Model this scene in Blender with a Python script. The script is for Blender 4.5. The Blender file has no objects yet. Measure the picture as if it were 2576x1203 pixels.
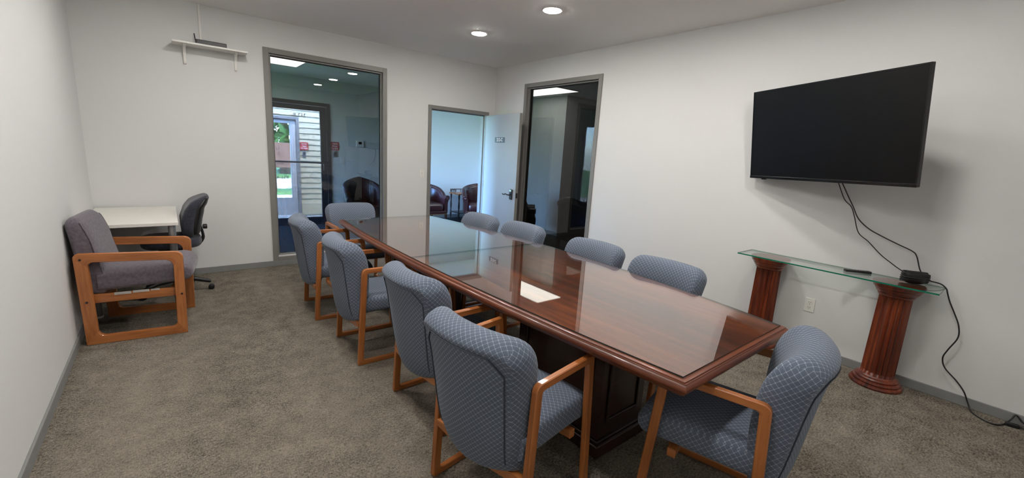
import bpy, math, random
from mathutils import Vector, Matrix
random.seed(7)
SC = bpy.context.scene
COL = SC.collection
PI = math.pi

# ------------------------------------------------------------------ camera
def setup_camera():
    loc = Vector((-4.0359, -5.5386, 1.4742)); yaw, pit, rol = .6864, .1976, .0600
    f = Vector((math.sin(yaw)*math.cos(pit), math.cos(yaw)*math.cos(pit), -math.sin(pit)))
    r = Vector((math.cos(yaw), -math.sin(yaw), 0)); u = r.cross(f)
    c, s = math.cos(rol), math.sin(rol)
    r2 = c*r + s*u; u2 = -s*r + c*u
    cam = bpy.data.cameras.new('camera'); cam.sensor_width = 36; cam.lens = 36*1065.68/2576
    cam.clip_start = .02; cam.clip_end = 300
    o = bpy.data.objects.new('camera', cam); COL.objects.link(o)
    m = Matrix((r2, u2, -f)).transposed().to_4x4(); m.translation = loc
    o.matrix_world = m
    SC.camera = o
setup_camera()

# ------------------------------------------------------------------ world, exposure
LAMP = 300.0          # recessed LED discs
TROFFER = 15.0        # lobby panels
SKY = 20.0
SUN = 20.0
EXPO = -0.03
w = bpy.data.worlds.new('World'); SC.world = w; w.use_nodes = True
nt = w.node_tree; nt.nodes.clear()
_o = nt.nodes.new('ShaderNodeOutputWorld'); _b = nt.nodes.new('ShaderNodeBackground'); _s = nt.nodes.new('ShaderNodeTexSky')
_s.sky_type = 'NISHITA'; _s.sun_disc = False; _s.sun_elevation = math.radians(50); _s.sun_rotation = math.radians(200)
_s.ozone_density = 2.5
_b.inputs['Strength'].default_value = SKY
_m = nt.nodes.new('ShaderNodeMix'); _m.data_type = 'RGBA'; _m.blend_type = 'MULTIPLY'; _m.inputs[0].default_value = 1
_m.inputs[7].default_value = (.52, .77, 1.2, 1)      # daylight seen under a lamp-light white balance
nt.links.new(_s.outputs[0], _m.inputs[6]); nt.links.new(_m.outputs[2], _b.inputs[0]); nt.links.new(_b.outputs[0], _o.inputs[0])
_l = bpy.data.lights.new('sun', 'SUN'); _l.energy = SUN; _l.angle = .01; _l.color = (1, .86, .64)
_lo = bpy.data.objects.new('sun', _l); COL.objects.link(_lo)
_lo.location = (-3, -2, 14); _lo.rotation_euler = (math.radians(21.5), 0, math.radians(-10))
vs = SC.view_settings
vs.view_transform = 'Standard'; vs.look = 'None'; vs.gamma = 1; vs.use_curve_mapping = False; vs.exposure = EXPO
cy = SC.cycles
cy.use_denoising = True
try: cy.denoiser = 'OPENIMAGEDENOISE'
except Exception: pass
cy.max_bounces = 10; cy.diffuse_bounces = 5; cy.glossy_bounces = 5; cy.transparent_max_bounces = 16
cy.sample_clamp_indirect = 6.0; cy.caustics_reflective = False; cy.caustics_refractive = False

# ------------------------------------------------------------------ materials
def lin(c):
    return tuple((x/255/12.92 if x/255 <= .04045 else ((x/255+.055)/1.055)**2.4) for x in c)
def rgba(c): return (*lin(c), 1)
def newmat(name):
    m = bpy.data.materials.new(name); m.use_nodes = True
    n = m.node_tree.nodes; n.clear()
    out = n.new('ShaderNodeOutputMaterial')
    return m, m.node_tree, out
def N(nt, t, **kw):
    n = nt.nodes.new(t)
    for k, v in kw.items():
        if k in n.inputs: n.inputs[k].default_value = v
        else: setattr(n, k, v)
    return n
def mth(nt, op, a, b=None, clamp=False):
    n = nt.nodes.new('ShaderNodeMath'); n.operation = op; n.use_clamp = clamp
    for i, x in enumerate((a, b)):
        if x is None: continue
        if isinstance(x, (int, float)): n.inputs[i].default_value = x
        else: nt.links.new(x, n.inputs[i])
    return n.outputs[0]
def mixc(nt, fac, a, b):
    n = nt.nodes.new('ShaderNodeMix'); n.data_type = 'RGBA'
    if isinstance(fac, (int, float)): n.inputs[0].default_value = fac
    else: nt.links.new(fac, n.inputs[0])
    for i, x in ((6, a), (7, b)):
        if isinstance(x, tuple): n.inputs[i].default_value = x
        else: nt.links.new(x, n.inputs[i])
    return n.outputs[2]
def bsdf(nt, out, color=None, rough=.5, metal=0., coat=0., spec=.5, sheen=0.):
    b = nt.nodes.new('ShaderNodeBsdfPrincipled')
    b.inputs['Roughness'].default_value = rough; b.inputs['Metallic'].default_value = metal
    b.inputs['Coat Weight'].default_value = coat; b.inputs['Specular IOR Level'].default_value = spec
    b.inputs['Coat Roughness'].default_value = .08
    b.inputs['Sheen Weight'].default_value = sheen
    if color is not None:
        if isinstance(color, tuple): b.inputs['Base Color'].default_value = color
        else: nt.links.new(color, b.inputs['Base Color'])
    nt.links.new(b.outputs[0], out.inputs[0])
    return b
def bump(nt, b, h, strength=.2, dist=.01):
    n = nt.nodes.new('ShaderNodeBump'); n.inputs['Strength'].default_value = strength; n.inputs['Distance'].default_value = dist
    nt.links.new(h, n.inputs['Height']); nt.links.new(n.outputs[0], b.inputs['Normal'])
def noise(nt, vec, scale, detail=2., rough=.5):
    n = nt.nodes.new('ShaderNodeTexNoise'); n.inputs['Scale'].default_value = scale
    n.inputs['Detail'].default_value = detail; n.inputs['Roughness'].default_value = rough
    if vec is not None: nt.links.new(vec, n.inputs['Vector'])
    return n.outputs[0]
def ramp(nt, fac, stops):
    n = nt.nodes.new('ShaderNodeValToRGB'); e = n.color_ramp.elements
    while len(e) < len(stops): e.new(.5)
    for i, (p, c) in enumerate(stops): e[i].position = p; e[i].color = c
    nt.links.new(fac, n.inputs[0]); return n.outputs[0]
def coords(nt, which='Object'):
    return nt.nodes.new('ShaderNodeTexCoord').outputs[which]
def mapped(nt, vec, scale=(1, 1, 1), loc=None):
    n = nt.nodes.new('ShaderNodeMapping'); n.inputs['Scale'].default_value = scale
    nt.links.new(vec, n.inputs['Vector'])
    if loc is not None: nt.links.new(loc, n.inputs['Location'])
    return n.outputs[0]

def m_plain(name, c, rough=.5, metal=0., coat=0., spec=.5, var=.06, scale=30, bmp=0.):
    m, nt, out = newmat(name)
    nz = noise(nt, coords(nt), scale, 3)
    a = rgba(c); k = tuple(x*(1-2*var) for x in a[:3]) + (1,); h = tuple(min(1, x*(1+var)) for x in a[:3]) + (1,)
    b = bsdf(nt, out, mixc(nt, nz, k, h), rough, metal, coat, spec)
    if bmp: bump(nt, b, nz, bmp, .002)
    return m
def m_paint(name, c):
    m, nt, out = newmat(name)
    co = coords(nt)
    big = noise(nt, co, .8, 3); fine = noise(nt, co, 90, 3, .6)
    a = rgba(c); d = tuple(x*.955 for x in a[:3]) + (1,)
    b = bsdf(nt, out, mixc(nt, big, d, a), .7, spec=.3)
    bump(nt, b, fine, .18, .003)
    return m
def m_carpet(name, dark, light, wear):
    m, nt, out = newmat(name)
    co = coords(nt)
    st = noise(nt, mapped(nt, co, (170, 75, 1)), 1, 4, .7)
    st2 = noise(nt, mapped(nt, co, (55, 120, 1)), 1, 3, .6)
    big = noise(nt, mapped(nt, co, (1.1, .35, 1)), 1, 3)
    mid = noise(nt, co, 9, 4, .65)
    s = mth(nt, 'ADD', mth(nt, 'MULTIPLY', st, .6), mth(nt, 'MULTIPLY', st2, .4))
    s = mth(nt, 'ADD', s, mth(nt, 'MULTIPLY', mth(nt, 'SUBTRACT', mid, .5), .25))
    col = ramp(nt, s, [(.37, rgba(dark)), (.64, rgba(light))])
    wr = ramp(nt, big, [(.45, (0, 0, 0, 1)), (.68, (1, 1, 1, 1))])
    col = mixc(nt, mth(nt, 'MULTIPLY', wr, .45), col, rgba(wear))
    b = bsdf(nt, out, col, .95, spec=.1)
    bump(nt, b, s, .9, .006)
    return m
def m_wood(name, c_dark, c_mid, c_light, rough=.4, coat=.25, along=3., across=55., contrast=1., spec=.5, bmp=.08):
    """grain follows u of the UV map (metres)"""
    m, nt, out = newmat(name)
    uv = coords(nt, 'UV')
    oi = nt.nodes.new('ShaderNodeObjectInfo')
    cmb = nt.nodes.new('ShaderNodeCombineXYZ')
    nt.links.new(mth(nt, 'MULTIPLY', oi.outputs['Random'], 37.), cmb.inputs[0])
    nt.links.new(mth(nt, 'MULTIPLY', oi.outputs['Random'], 19.), cmb.inputs[1])
    v1 = mapped(nt, uv, (along, across, 1), cmb.outputs[0])
    g = noise(nt, v1, 1, 5, .62)
    v2 = mapped(nt, uv, (along*.5, across*.12, 1), cmb.outputs[0])
    g2 = noise(nt, v2, 1, 3, .5)
    v3 = mapped(nt, uv, (along*5, across*6, 1), cmb.outputs[0])
    g3 = noise(nt, v3, 1, 2, .5)
    s = mth(nt, 'ADD', mth(nt, 'MULTIPLY', g, .5), mth(nt, 'MULTIPLY', g2, .38))
    s = mth(nt, 'ADD', s, mth(nt, 'MULTIPLY', g3, .12))
    w_ = .20/contrast
    col = ramp(nt, s, [(.5-w_, rgba(c_dark)), (.5, rgba(c_mid)), (.5+w_, rgba(c_light))])
    b = bsdf(nt, out, col, rough, coat=coat, spec=spec)
    if bmp: bump(nt, b, s, bmp, .002)
    return m
def m_lattice(name, base, dark, line, s=.021):
    """upholstery with a diamond lattice of pale thread, UV in metres"""
    m, nt, out = newmat(name)
    uv = coords(nt, 'UV')
    sp = nt.nodes.new('ShaderNodeSeparateXYZ'); nt.links.new(uv, sp.inputs[0])
    u, v = sp.outputs[0], sp.outputs[1]
    def ln(x):
        f = mth(nt, 'FRACT', mth(nt, 'MULTIPLY', x, 1/s))
        return mth(nt, 'ABSOLUTE', mth(nt, 'SUBTRACT', f, .5))
    a = ln(mth(nt, 'ADD', u, v)); b_ = ln(mth(nt, 'SUBTRACT', u, v))
    mn = mth(nt, 'MINIMUM', a, b_); mx = mth(nt, 'MAXIMUM', a, b_)
    lines = ramp(nt, mn, [(.02, (1, 1, 1, 1)), (.065, (0, 0, 0, 1))])
    dots = ramp(nt, mx, [(.06, (1, 1, 1, 1)), (.15, (0, 0, 0, 1))])
    weave = noise(nt, mapped(nt, uv, (900, 900, 1)), 1, 2)
    big = noise(nt, mapped(nt, uv, (5, 5, 1)), 1, 3)
    ground = mixc(nt, weave, rgba(dark), rgba(base))
    ground = mixc(nt, mth(nt, 'MULTIPLY', big, .25), ground, rgba(dark))
    k = mth(nt, 'ADD', mth(nt, 'MULTIPLY', lines, .40), mth(nt, 'MULTIPLY', dots, .30), True)
    col = mixc(nt, k, ground, rgba(line))
    b = bsdf(nt, out, col, .9, spec=.15, sheen=.12)
    b.inputs['Sheen Roughness'].default_value = .4
    hh = mth(nt, 'ADD', mth(nt, 'MULTIPLY', weave, .5), mth(nt, 'MULTIPLY', lines, .5))
    bump(nt, b, hh, .35, .002)
    return m
def m_fabric(name, dark, light, scale=700, sheen=.25):
    m, nt, out = newmat(name)
    uv = coords(nt, 'UV')
    n1 = noise(nt, mapped(nt, uv, (scale, scale, 1)), 1, 3, .7)
    n2 = noise(nt, mapped(nt, uv, (45, 45, 1)), 1, 3)
    s = mth(nt, 'ADD', mth(nt, 'MULTIPLY', n1, .7), mth(nt, 'MULTIPLY', n2, .3))
    col = ramp(nt, s, [(.35, rgba(dark)), (.65, rgba(light))])
    b = bsdf(nt, out, col, .95, spec=.1, sheen=sheen); bump(nt, b, n1, .4, .002)
    return m
def m_glass(name, tint=(1, 1, 1), f0=.045, rough=0., gain=1.):
    """thin sheet: what lies behind shows through, Schlick reflection on each face"""
    m, nt, out = newmat(name)
    geo = nt.nodes.new('ShaderNodeNewGeometry')
    d = nt.nodes.new('ShaderNodeVectorMath'); d.operation = 'DOT_PRODUCT'
    nt.links.new(geo.outputs['Incoming'], d.inputs[0]); nt.links.new(geo.outputs['Normal'], d.inputs[1])
    c = mth(nt, 'ABSOLUTE', d.outputs['Value'])
    f = mth(nt, 'POWER', mth(nt, 'SUBTRACT', 1., c, True), 5.)
    f = mth(nt, 'ADD', mth(nt, 'MULTIPLY', f, (1-f0)*gain), f0, True)
    t = N(nt, 'ShaderNodeBsdfTransparent'); t.inputs[0].default_value = (*tint, 1)
    g = N(nt, 'ShaderNodeBsdfGlossy'); g.inputs['Roughness'].default_value = rough; g.inputs[0].default_value = (1, 1, 1, 1)
    mx = N(nt, 'ShaderNodeMixShader')
    nt.links.new(f, mx.inputs[0]); nt.links.new(t.outputs[0], mx.inputs[1]); nt.links.new(g.outputs[0], mx.inputs[2])
    nt.links.new(mx.outputs[0], out.inputs[0])
    return m
def m_emit(name, c, strength):
    m, nt, out = newmat(name)
    e = N(nt, 'ShaderNodeEmission'); e.inputs[0].default_value = (*c, 1); e.inputs[1].default_value = strength
    nt.links.new(e.outputs[0], out.inputs[0]); return m

M = {}
M['wall'] = m_paint('wall_paint', (213, 213, 212))
M['ceiling'] = m_paint('ceiling_paint', (244, 242, 240))
M['lobbywall'] = m_paint('lobby_paint', (205, 207, 208))
M['carpet'] = m_carpet('carpet', (54, 49, 43), (146, 138, 125), (140, 132, 120))
M['lobbycarpet'] = m_carpet('lobby_carpet', (34, 37, 40), (60, 64, 68), (58, 62, 66))
M['trim'] = m_plain('trim_grey', (128, 129, 128), .45, var=.05)
M['frame'] = m_plain('frame_grey', (124, 122, 118), .4, var=.06, scale=200)
M['framedark'] = m_plain('storefront_bronze', (44, 44, 48), .4, var=.15, scale=25)
M['gasket'] = m_plain('gasket_black', (22, 22, 22), .6)
M['doorpaint'] = m_plain('door_paint', (160, 164, 166), .45, var=.03, scale=4)
M['oak'] = m_wood('honey_oak', (104, 56, 24), (156, 92, 44), (182, 116, 62), .42, .25, across=70)
M['oakwide'] = m_wood('honey_oak_board', (116, 64, 30), (164, 100, 52), (188, 122, 70), .42, .2, along=4, across=45)
M['mahogany'] = m_wood('mahogany', (40, 17, 10), (108, 52, 27), (164, 90, 48), .3, 0., along=1.5, across=20, contrast=1.5, spec=.3, bmp=0)
M['mahoganyedge'] = m_wood('mahogany_edge', (50, 22, 11), (94, 45, 22), (132, 70, 36), .34, .2, along=2, across=60, bmp=.02)
M['cherry'] = m_wood('red_cherry', (42, 14, 8), (98, 39, 19), (142, 68, 34), .34, .25, along=2.5, across=50, contrast=1.3)
M['darkwood'] = m_wood('shade_darkened_walnut', (24, 12, 9), (40, 20, 15), (62, 34, 25), .35, .3)  # dark wood, tones lowered further to paint in shade under the table
M['lattice'] = m_lattice('blue_lattice_cloth', (104, 113, 128), (76, 85, 99), (176, 183, 194), .024)
M['welt'] = m_plain('welt_cord', (52, 58, 70), .8)
M['greycloth'] = m_fabric('mauve_grey_cloth', (68, 62, 70), (124, 116, 124))
M['blackcloth'] = m_fabric('charcoal_cloth', (28, 29, 36), (66, 67, 78))
M['blackplastic'] = m_plain('black_plastic', (20, 20, 21), .45)
M['blackgloss'] = m_plain('black_gloss', (12, 12, 13), .2)
M['screen'] = m_plain('dark_screen', (8, 8, 8), .3, spec=.3, var=.02)
M['white'] = m_plain('white_plastic', (222, 220, 214), .4, var=.02)
M['whitelam'] = m_plain('white_laminate', (222, 219, 211), .35, var=.02)
M['steel'] = m_plain('brushed_grey_metal', (150, 153, 153), .35, metal=.6)
M['chrome'] = m_plain('chrome', (200, 200, 200), .15, metal=1.)
M['tableglass'] = m_glass('table_glass', (.985, .99, .985), .12, gain=1.6)
M['edgeglass'] = m_plain('glass_edge_dark', (38, 52, 49), .15)
M['greenglass'] = m_glass('console_glass', (.95, .985, .97), .05)
M['edgegreen'] = m_plain('glass_edge_green', (22, 108, 84), .12)
M['tinted'] = m_glass('tinted_window_glass', (.365, .345, .322), .05)
M['clearglass'] = m_glass('clear_glass', (.97, .98, .97), .045)
M['lens'] = m_emit('led_lens', (1, .965, .915), LAMP)
M['troffer'] = m_emit('troffer_diffuser', (.86, .97, 1), TROFFER)
M['siding'] = m_plain('cream_siding', (186, 177, 146), .6, var=.04, scale=8)
M['leather'] = m_plain('burgundy_leather', (54, 22, 24), .35, spec=.6, var=.25, scale=14, bmp=.15)
M['leatherdark'] = m_plain('dark_leather', (42, 30, 30), .4, spec=.5, var=.25, scale=14, bmp=.15)
M['brass'] = m_plain('brass_nail', (176, 140, 84), .35, metal=.8)
M['red'] = m_plain('sign_red', (176, 34, 38), .5, var=.03)
M['letter'] = m_plain('white_lettering', (236, 236, 232), .5, var=.01)
M['signgrey'] = m_plain('sign_grey', (92, 104, 110), .5, var=.03)
M['decal'] = m_plain('dark_decal', (70, 62, 58), .6, var=.02)
M['grass'] = m_plain('grass', (96, 128, 48), .9, var=.3, scale=6)
M['path'] = m_plain('concrete_path', (190, 172, 150), .9, var=.15, scale=3)
M['leaf'] = m_plain('leaf_green', (70, 112, 44), .7, var=.35, scale=4)
M['bark'] = m_plain('bark', (82, 62, 46), .9, var=.3, scale=20)
M['brick'] = m_plain('brown_board', (112, 78, 62), .8, var=.1, scale=10)
M['post'] = m_plain('tan_post', (208, 160, 116), .7, var=.06, scale=6)
M['lining'] = m_plain('torn_lining', (176, 172, 166), .9, var=.15, scale=40)

# ------------------------------------------------------------------ mesh builder
class MB:
    def __init__(s): s.v = []; s.f = []; s.uv = []; s.mi = []
    def quadface(s, idx, uvs, mi=0): s.f.append(tuple(idx)); s.uv.append(uvs); s.mi.append(mi)
    def box(s, lo, hi, mi=0, mat=None):
        x0, y0, z0 = lo; x1, y1, z1 = hi
        P = [Vector(p) for p in ((x0,y0,z0),(x1,y0,z0),(x1,y1,z0),(x0,y1,z0),(x0,y0,z1),(x1,y0,z1),(x1,y1,z1),(x0,y1,z1))]
        d = [abs(x1-x0), abs(y1-y0), abs(z1-z0)]; L = d.index(max(d))
        b = len(s.v)
        for f, ax in (((0,3,2,1),2),((4,5,6,7),2),((0,1,5,4),1),((2,3,7,6),1),((1,2,6,5),0),((3,0,4,7),0)):
            oth = [a for a in (0,1,2) if a != ax]
            ua = L if L in oth else oth[0]; va = [a for a in oth if a != ua][0]
            s.quadface([b+i for i in f], [(P[i][ua], P[i][va]+.37*ax) for i in f], mi)
        s.v += [(mat @ p) if mat else p for p in P]
        return s
    def cbox(s, c, size, **k):
        return s.box([c[i]-size[i]/2 for i in range(3)], [c[i]+size[i]/2 for i in range(3)], **k)
    def rings(s, R, cap0=True, cap1=True, closed=True, mi=0, loop=False):
        """loft of rings with UV in metres: u around (or along if swapped), v along"""
        n = len(R[0]); b = len(s.v)
        for r in R: s.v += [Vector(p) for p in r]
        mid = R[len(R)//2]
        us = [0.]
        for i in range(n): us.append(us[-1] + (Vector(mid[(i+1) % n])-Vector(mid[i])).length)
        v = [0.]
        for k in range(1, len(R)):
            a = max((Vector(R[k][i])-Vector(R[k-1][i])).length for i in (0, n//4, n//2, 3*n//4))
            v.append(v[-1]+a)
        m = n if closed else n-1
        ks = range(len(R)-1) if not loop else range(len(R))
        for k in ks:
            k2 = (k+1) % len(R); vk2 = v[k+1] if k+1 < len(R) else v[k]+.02
            for i in range(m):
                j = (i+1) % n
                s.quadface([b+k*n+i, b+k*n+j, b+k2*n+j, b+k2*n+i],
                           [(us[i], v[k]), (us[i+1], v[k]), (us[i+1], vk2), (us[i], vk2)], mi)
        if closed and not loop:
            if cap0: s.quadface([b+i for i in range(n)][::-1], [(R[0][i][0]*.9+R[0][i][2]*.3, R[0][i][1]) for i in range(n)][::-1], mi)
            if cap1:
                o = b+(len(R)-1)*n
                s.quadface([o+i for i in range(n)], [(R[-1][i][0]*.9+R[-1][i][2]*.3, R[-1][i][1]) for i in range(n)], mi)
        return s
    def sweep(s, pts, r, n=8, loop=False, mi=0, rv=None, flat=1.):
        """round tube along pts, u along the length"""
        P = [Vector(p) for p in pts]; R = []; up = Vector((0, 0, 1)); prev = None
        for i, p in enumerate(P):
            if loop: t = (P[(i+1) % len(P)]-P[i-1]).normalized()
            else: t = (P[min(i+1, len(P)-1)]-P[max(i-1, 0)]).normalized()
            if prev is None:
                a = up if abs(t.z) < .9 else Vector((1, 0, 0))
                x = t.cross(a).normalized()
            else: x = (prev - t*prev.dot(t)).normalized()
            y = t.cross(x); prev = x
            rr = rv[i] if rv else r
            R.append([p + x*math.cos(2*PI*k/n)*rr + y*math.sin(2*PI*k/n)*rr*flat for k in range(n)])
        st = len(s.uv)
        s.rings(R, loop=loop, mi=mi)
        for k in range(st, len(s.uv)): s.uv[k] = [(b, a) for a, b in s.uv[k]]
        return s
    def lathe(s, prof, n=32, c=(0, 0), mi=0, flutes=None):
        R = []
        for r, z in prof:
            ring = []
            for k in range(n):
                a = 2*PI*k/n; rr = r
                if flutes and flutes[1] <= z <= flutes[2]:
                    ph = (a*flutes[0]/(2*PI)) % 1.
                    rr = r - flutes[3]*max(0., math.sin(PI*ph))**.8*(1 if .08 < ph < .92 else 0)
                ring.append((c[0]+rr*math.cos(a), c[1]+rr*math.sin(a), z))
            R.append(ring)
        st = len(s.uv); s.rings(R, mi=mi)
        for k in range(st, len(s.uv)): s.uv[k] = [(b, a) for a, b in s.uv[k]]
        return s
    def prism(s, poly, z0, z1, mi=0, axis='z', mi_side=None):
        """extrude polygon (list of 2-tuples) along an axis"""
        def P(p, h): return {'z': (p[0], p[1], h), 'y': (p[0], h, p[1]), 'x': (h, p[0], p[1])}[axis]
        b = len(s.v); n = len(poly)
        s.v += [Vector(P(p, z0)) for p in poly] + [Vector(P(p, z1)) for p in poly]
        s.quadface([b+i for i in range(n)][::-1], [poly[i] for i in range(n)][::-1], mi)
        s.quadface([b+n+i for i in range(n)], list(poly), mi)
        L = 0.
        for i in range(n):
            j = (i+1) % n; l = math.dist(poly[i], poly[j])
            s.quadface([b+i, b+j, b+n+j, b+n+i], [(L, z0), (L+l, z0), (L+l, z1), (L, z1)], mi if mi_side is None else mi_side)
            L += l
        return s
    def build(s, name, mats, parent=None, smooth=False, loc=None, bevel=0., rot=None, sub=0, angle=None):
        me = bpy.data.meshes.new(name)
        me.from_pydata([tuple(v) for v in s.v], [], s.f)
        uvl = me.uv_layers.new(name='UVMap')
        k = 0
        flat = []
        for u in s.uv:
            for a in u: flat += [a[0], a[1]]
        uvl.data.foreach_set('uv', flat)
        me.polygons.foreach_set('material_index', s.mi)
        for m in (mats if isinstance(mats, (list, tuple)) else [mats]): me.materials.append(M[m])
        if smooth:
            me.polygons.foreach_set('use_smooth', [True]*len(me.polygons))
        me.update()
        import bmesh
        bm = bmesh.new(); bm.from_mesh(me); bmesh.ops.recalc_face_normals(bm, faces=bm.faces[:]); bm.to_mesh(me); bm.free()
        if smooth:
            try: me.set_sharp_from_angle(angle=math.radians(angle or 50))
            except Exception: pass
        o = bpy.data.objects.new(name, me); COL.objects.link(o)
        if parent: o.parent = parent
        if loc: o.location = loc
        if rot is not None: o.rotation_euler = rot
        if bevel:
            b = o.modifiers.new('bevel', 'BEVEL'); b.width = bevel; b.segments = 2; b.limit_method = 'ANGLE'; b.angle_limit = math.radians(40)
        if sub:
            b = o.modifiers.new('sub', 'SUBSURF'); b.levels = sub; b.render_levels = sub
        return o
def tag(o, label, cat, group=None):
    o['label'] = label; o['category'] = cat
    if group: o['group'] = group
    return o
def struct(o): o['kind'] = 'structure'; return o
def empty(name, loc=(0, 0, 0), rz=0.):
    o = bpy.data.objects.new(name, None); COL.objects.link(o); o.location = loc; o.rotation_euler = (0, 0, rz)
    o.empty_display_size = .1
    return o
def copy_tree(o, parent=None):
    c = o.copy(); COL.objects.link(c); c.parent = parent
    for ch in list(o.children): copy_tree(ch, c)
    return c
def lerp(tab, x):
    if x <= tab[0][0]: return tab[0][1]
    for (a, b), (c, d) in zip(tab, tab[1:]):
        if x <= c:
            t = (x-a)/(c-a); t = t*t*(3-2*t)*.5 + t*.5
            return b+(d-b)*t
    return tab[-1][1]
def text_mesh(s, size, mat, name, parent=None, align='CENTER', bold=0., depth=.0006, sx=1.):
    cu = bpy.data.curves.new('txt', 'FONT'); cu.body = s; cu.size = size; cu.align_x = align; cu.align_y = 'CENTER'
    cu.extrude = depth; cu.offset = bold; cu.resolution_u = 3
    t = bpy.data.objects.new('txt', cu); COL.objects.link(t)
    bpy.context.view_layer.update()
    me = bpy.data.meshes.new_from_object(t.evaluated_get(bpy.context.evaluated_depsgraph_get()))
    bpy.data.objects.remove(t); bpy.data.curves.remove(cu)
    me.name = name; me.materials.clear(); me.materials.append(M[mat])
    for v in me.vertices: v.co.x *= sx
    o = bpy.data.objects.new(name, me); COL.objects.link(o)
    if parent: o.parent = parent
    return o
def smoothpath(P, k=6):
    """Catmull-Rom through points"""
    P = [Vector(p) for p in P]; out = []
    for i in range(len(P)-1):
        a, b, c, d = P[max(i-1, 0)], P[i], P[i+1], P[min(i+2, len(P)-1)]
        for j in range(k):
            t = j/k
            out.append(.5*((2*b)+(c-a)*t+(2*a-5*b+4*c-d)*t*t+(3*b-a-3*c+d)*t**3))
    return out+[P[-1]]

# ------------------------------------------------------------------ room shell
H, W, L = 2.739, 4.61, 5.95
LH = 2.56          # lobby ceiling
T = .12
def wall(name, axis, pos, thick, a0, a1, z0, z1, holes=(), mat='wall'):
    """wall slab; axis 'y' = plane of constant y; holes (a0,a1,z0,z1)"""
    mb = MB(); xs = sorted({a0, a1, *[h[0] for h in holes], *[h[1] for h in holes]})
    for x0, x1 in zip(xs, xs[1:]):
        hs = sorted([(h[2], h[3]) for h in holes if h[0] <= x0+1e-6 and h[1] >= x1-1e-6])
        z = z0
        segs = []
        for h in hs:
            if h[0] > z+1e-6: segs.append((z, h[0]))
            z = h[1]
        if z < z1-1e-6: segs.append((z, z1))
        for s0, s1 in segs:
            p0, p1 = sorted((pos, pos+thick))
            if axis == 'y': mb.box((x0, p0, s0), (x1, p1, s1))
            else: mb.box((p0, x0, s0), (p1, x1, s1))
    return struct(mb.build(name, mat))
WA = (-3.136, -1.741, .066, 2.452)      # window_1 outer trim
WB = (-2.108, -.7045, .066, 2.452)      # window_2 outer trim (y)
DR = (-1.1416, -.114, 2.08)             # door trim
f = .05
struct(MB().box((-W, -L, -.1), (0, .0, 0)).build('floor', 'carpet'))
struct(MB().box((-W-.1, -L-.1, H), (T, T, H+.1)).build('ceiling', 'ceiling'))
wall('wall_back', 'y', 0, T, -W-T, T, 0, H, [(WA[0]+f, WA[1]-f, WA[2]+.06, WA[3]-f), (DR[0]+.045, DR[1]-.045, 0, DR[2]-.045)])
wall('wall_right', 'x', 0, T, -L, 0, 0, H, [(WB[0]+f, WB[1]-f, WB[2]+.06, WB[3]-f)])
wall('wall_left', 'x', -W, -T, -L, 0, 0, H)
wall('wall_front', 'y', -L, -T, -W-T, T, 0, H)
# baseboards
bh, bt = .066, .012
def base(name, lo, hi, mat='trim'): return struct(MB().box(lo, hi).build(name, mat, bevel=.003))
base('baseboard_left', (-W, -L, 0), (-W+bt, -bt, bh))
struct(MB().box((-W, -bt, 0), (DR[0], 0, bh)).box((DR[1], -bt, 0), (-bt, 0, bh)).build('baseboard_back', 'trim', bevel=.003))
base('baseboard_right', (-bt, -L, 0), (0, -bt, bh))

# windows: stepped trim, gasket, tinted pane
def window(name, fixed, a0, a1, z0, z1, axis):
    e = struct(empty(name, (0, 0, 0)))
    def bx(lo, hi):      # local (a, depth, z); depth<0 = into the room
        if axis == 'y': return (lo[0], lo[1], lo[2]), (hi[0], hi[1], hi[2])
        return (lo[1], lo[0], lo[2]), (hi[1], hi[0], hi[2])
    def part(nm, rects, mat, bev=.003):
        mb = MB()
        for lo, hi in rects: mb.box(*bx(lo, hi))
        return mb.build(nm, mat, e, bevel=bev)
    tw = .055
    d0, d1 = -.014, .1
    part('side_trim', [((a0, d0, z0), (a0+tw, d1, z1))], 'frame')
    part('side_trim', [((a1-tw, d0, z0), (a1, d1, z1))], 'frame')
    part('head_trim', [((a0+tw, d0, z1-tw), (a1-tw, d1, z1))], 'frame')
    part('sill_trim', [((a0+tw, d0, z0), (a1-tw, d1, z0+.045))], 'frame')
    i0, i1, k0, k1 = a0+tw, a1-tw, z0+.045, z1-tw
    st = .018
    part('glazing_stop', [((i0, .02, k0), (i0+st, .05, k1)), ((i1-st, .02, k0), (i1, .05, k1)),
                          ((i0+st, .02, k1-st), (i1-st, .05, k1)), ((i0+st, .012, k0), (i1-st, .05, k0+.03))], 'frame')
    st2 = .026
    part('gasket', [((i0, .05, k0), (i0+st2, .062, k1)), ((i1-st2, .05, k0), (i1, .062, k1)),
                    ((i0+st2, .05, k1-st2), (i1-st2, .062, k1)), ((i0+st2, .05, k0), (i1-st2, .062, k0+.036))], 'gasket', 0)
    part('pane', [((i0+.003, .062, k0+.003), (i1-.003, .068, k1-.003))], 'tinted', 0)
    return e
window('window_1', 0, *WA[:2], WA[2], WA[3], 'y')
window('window_2', 0, *WB[:2], WB[2], WB[3], 'x')

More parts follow.
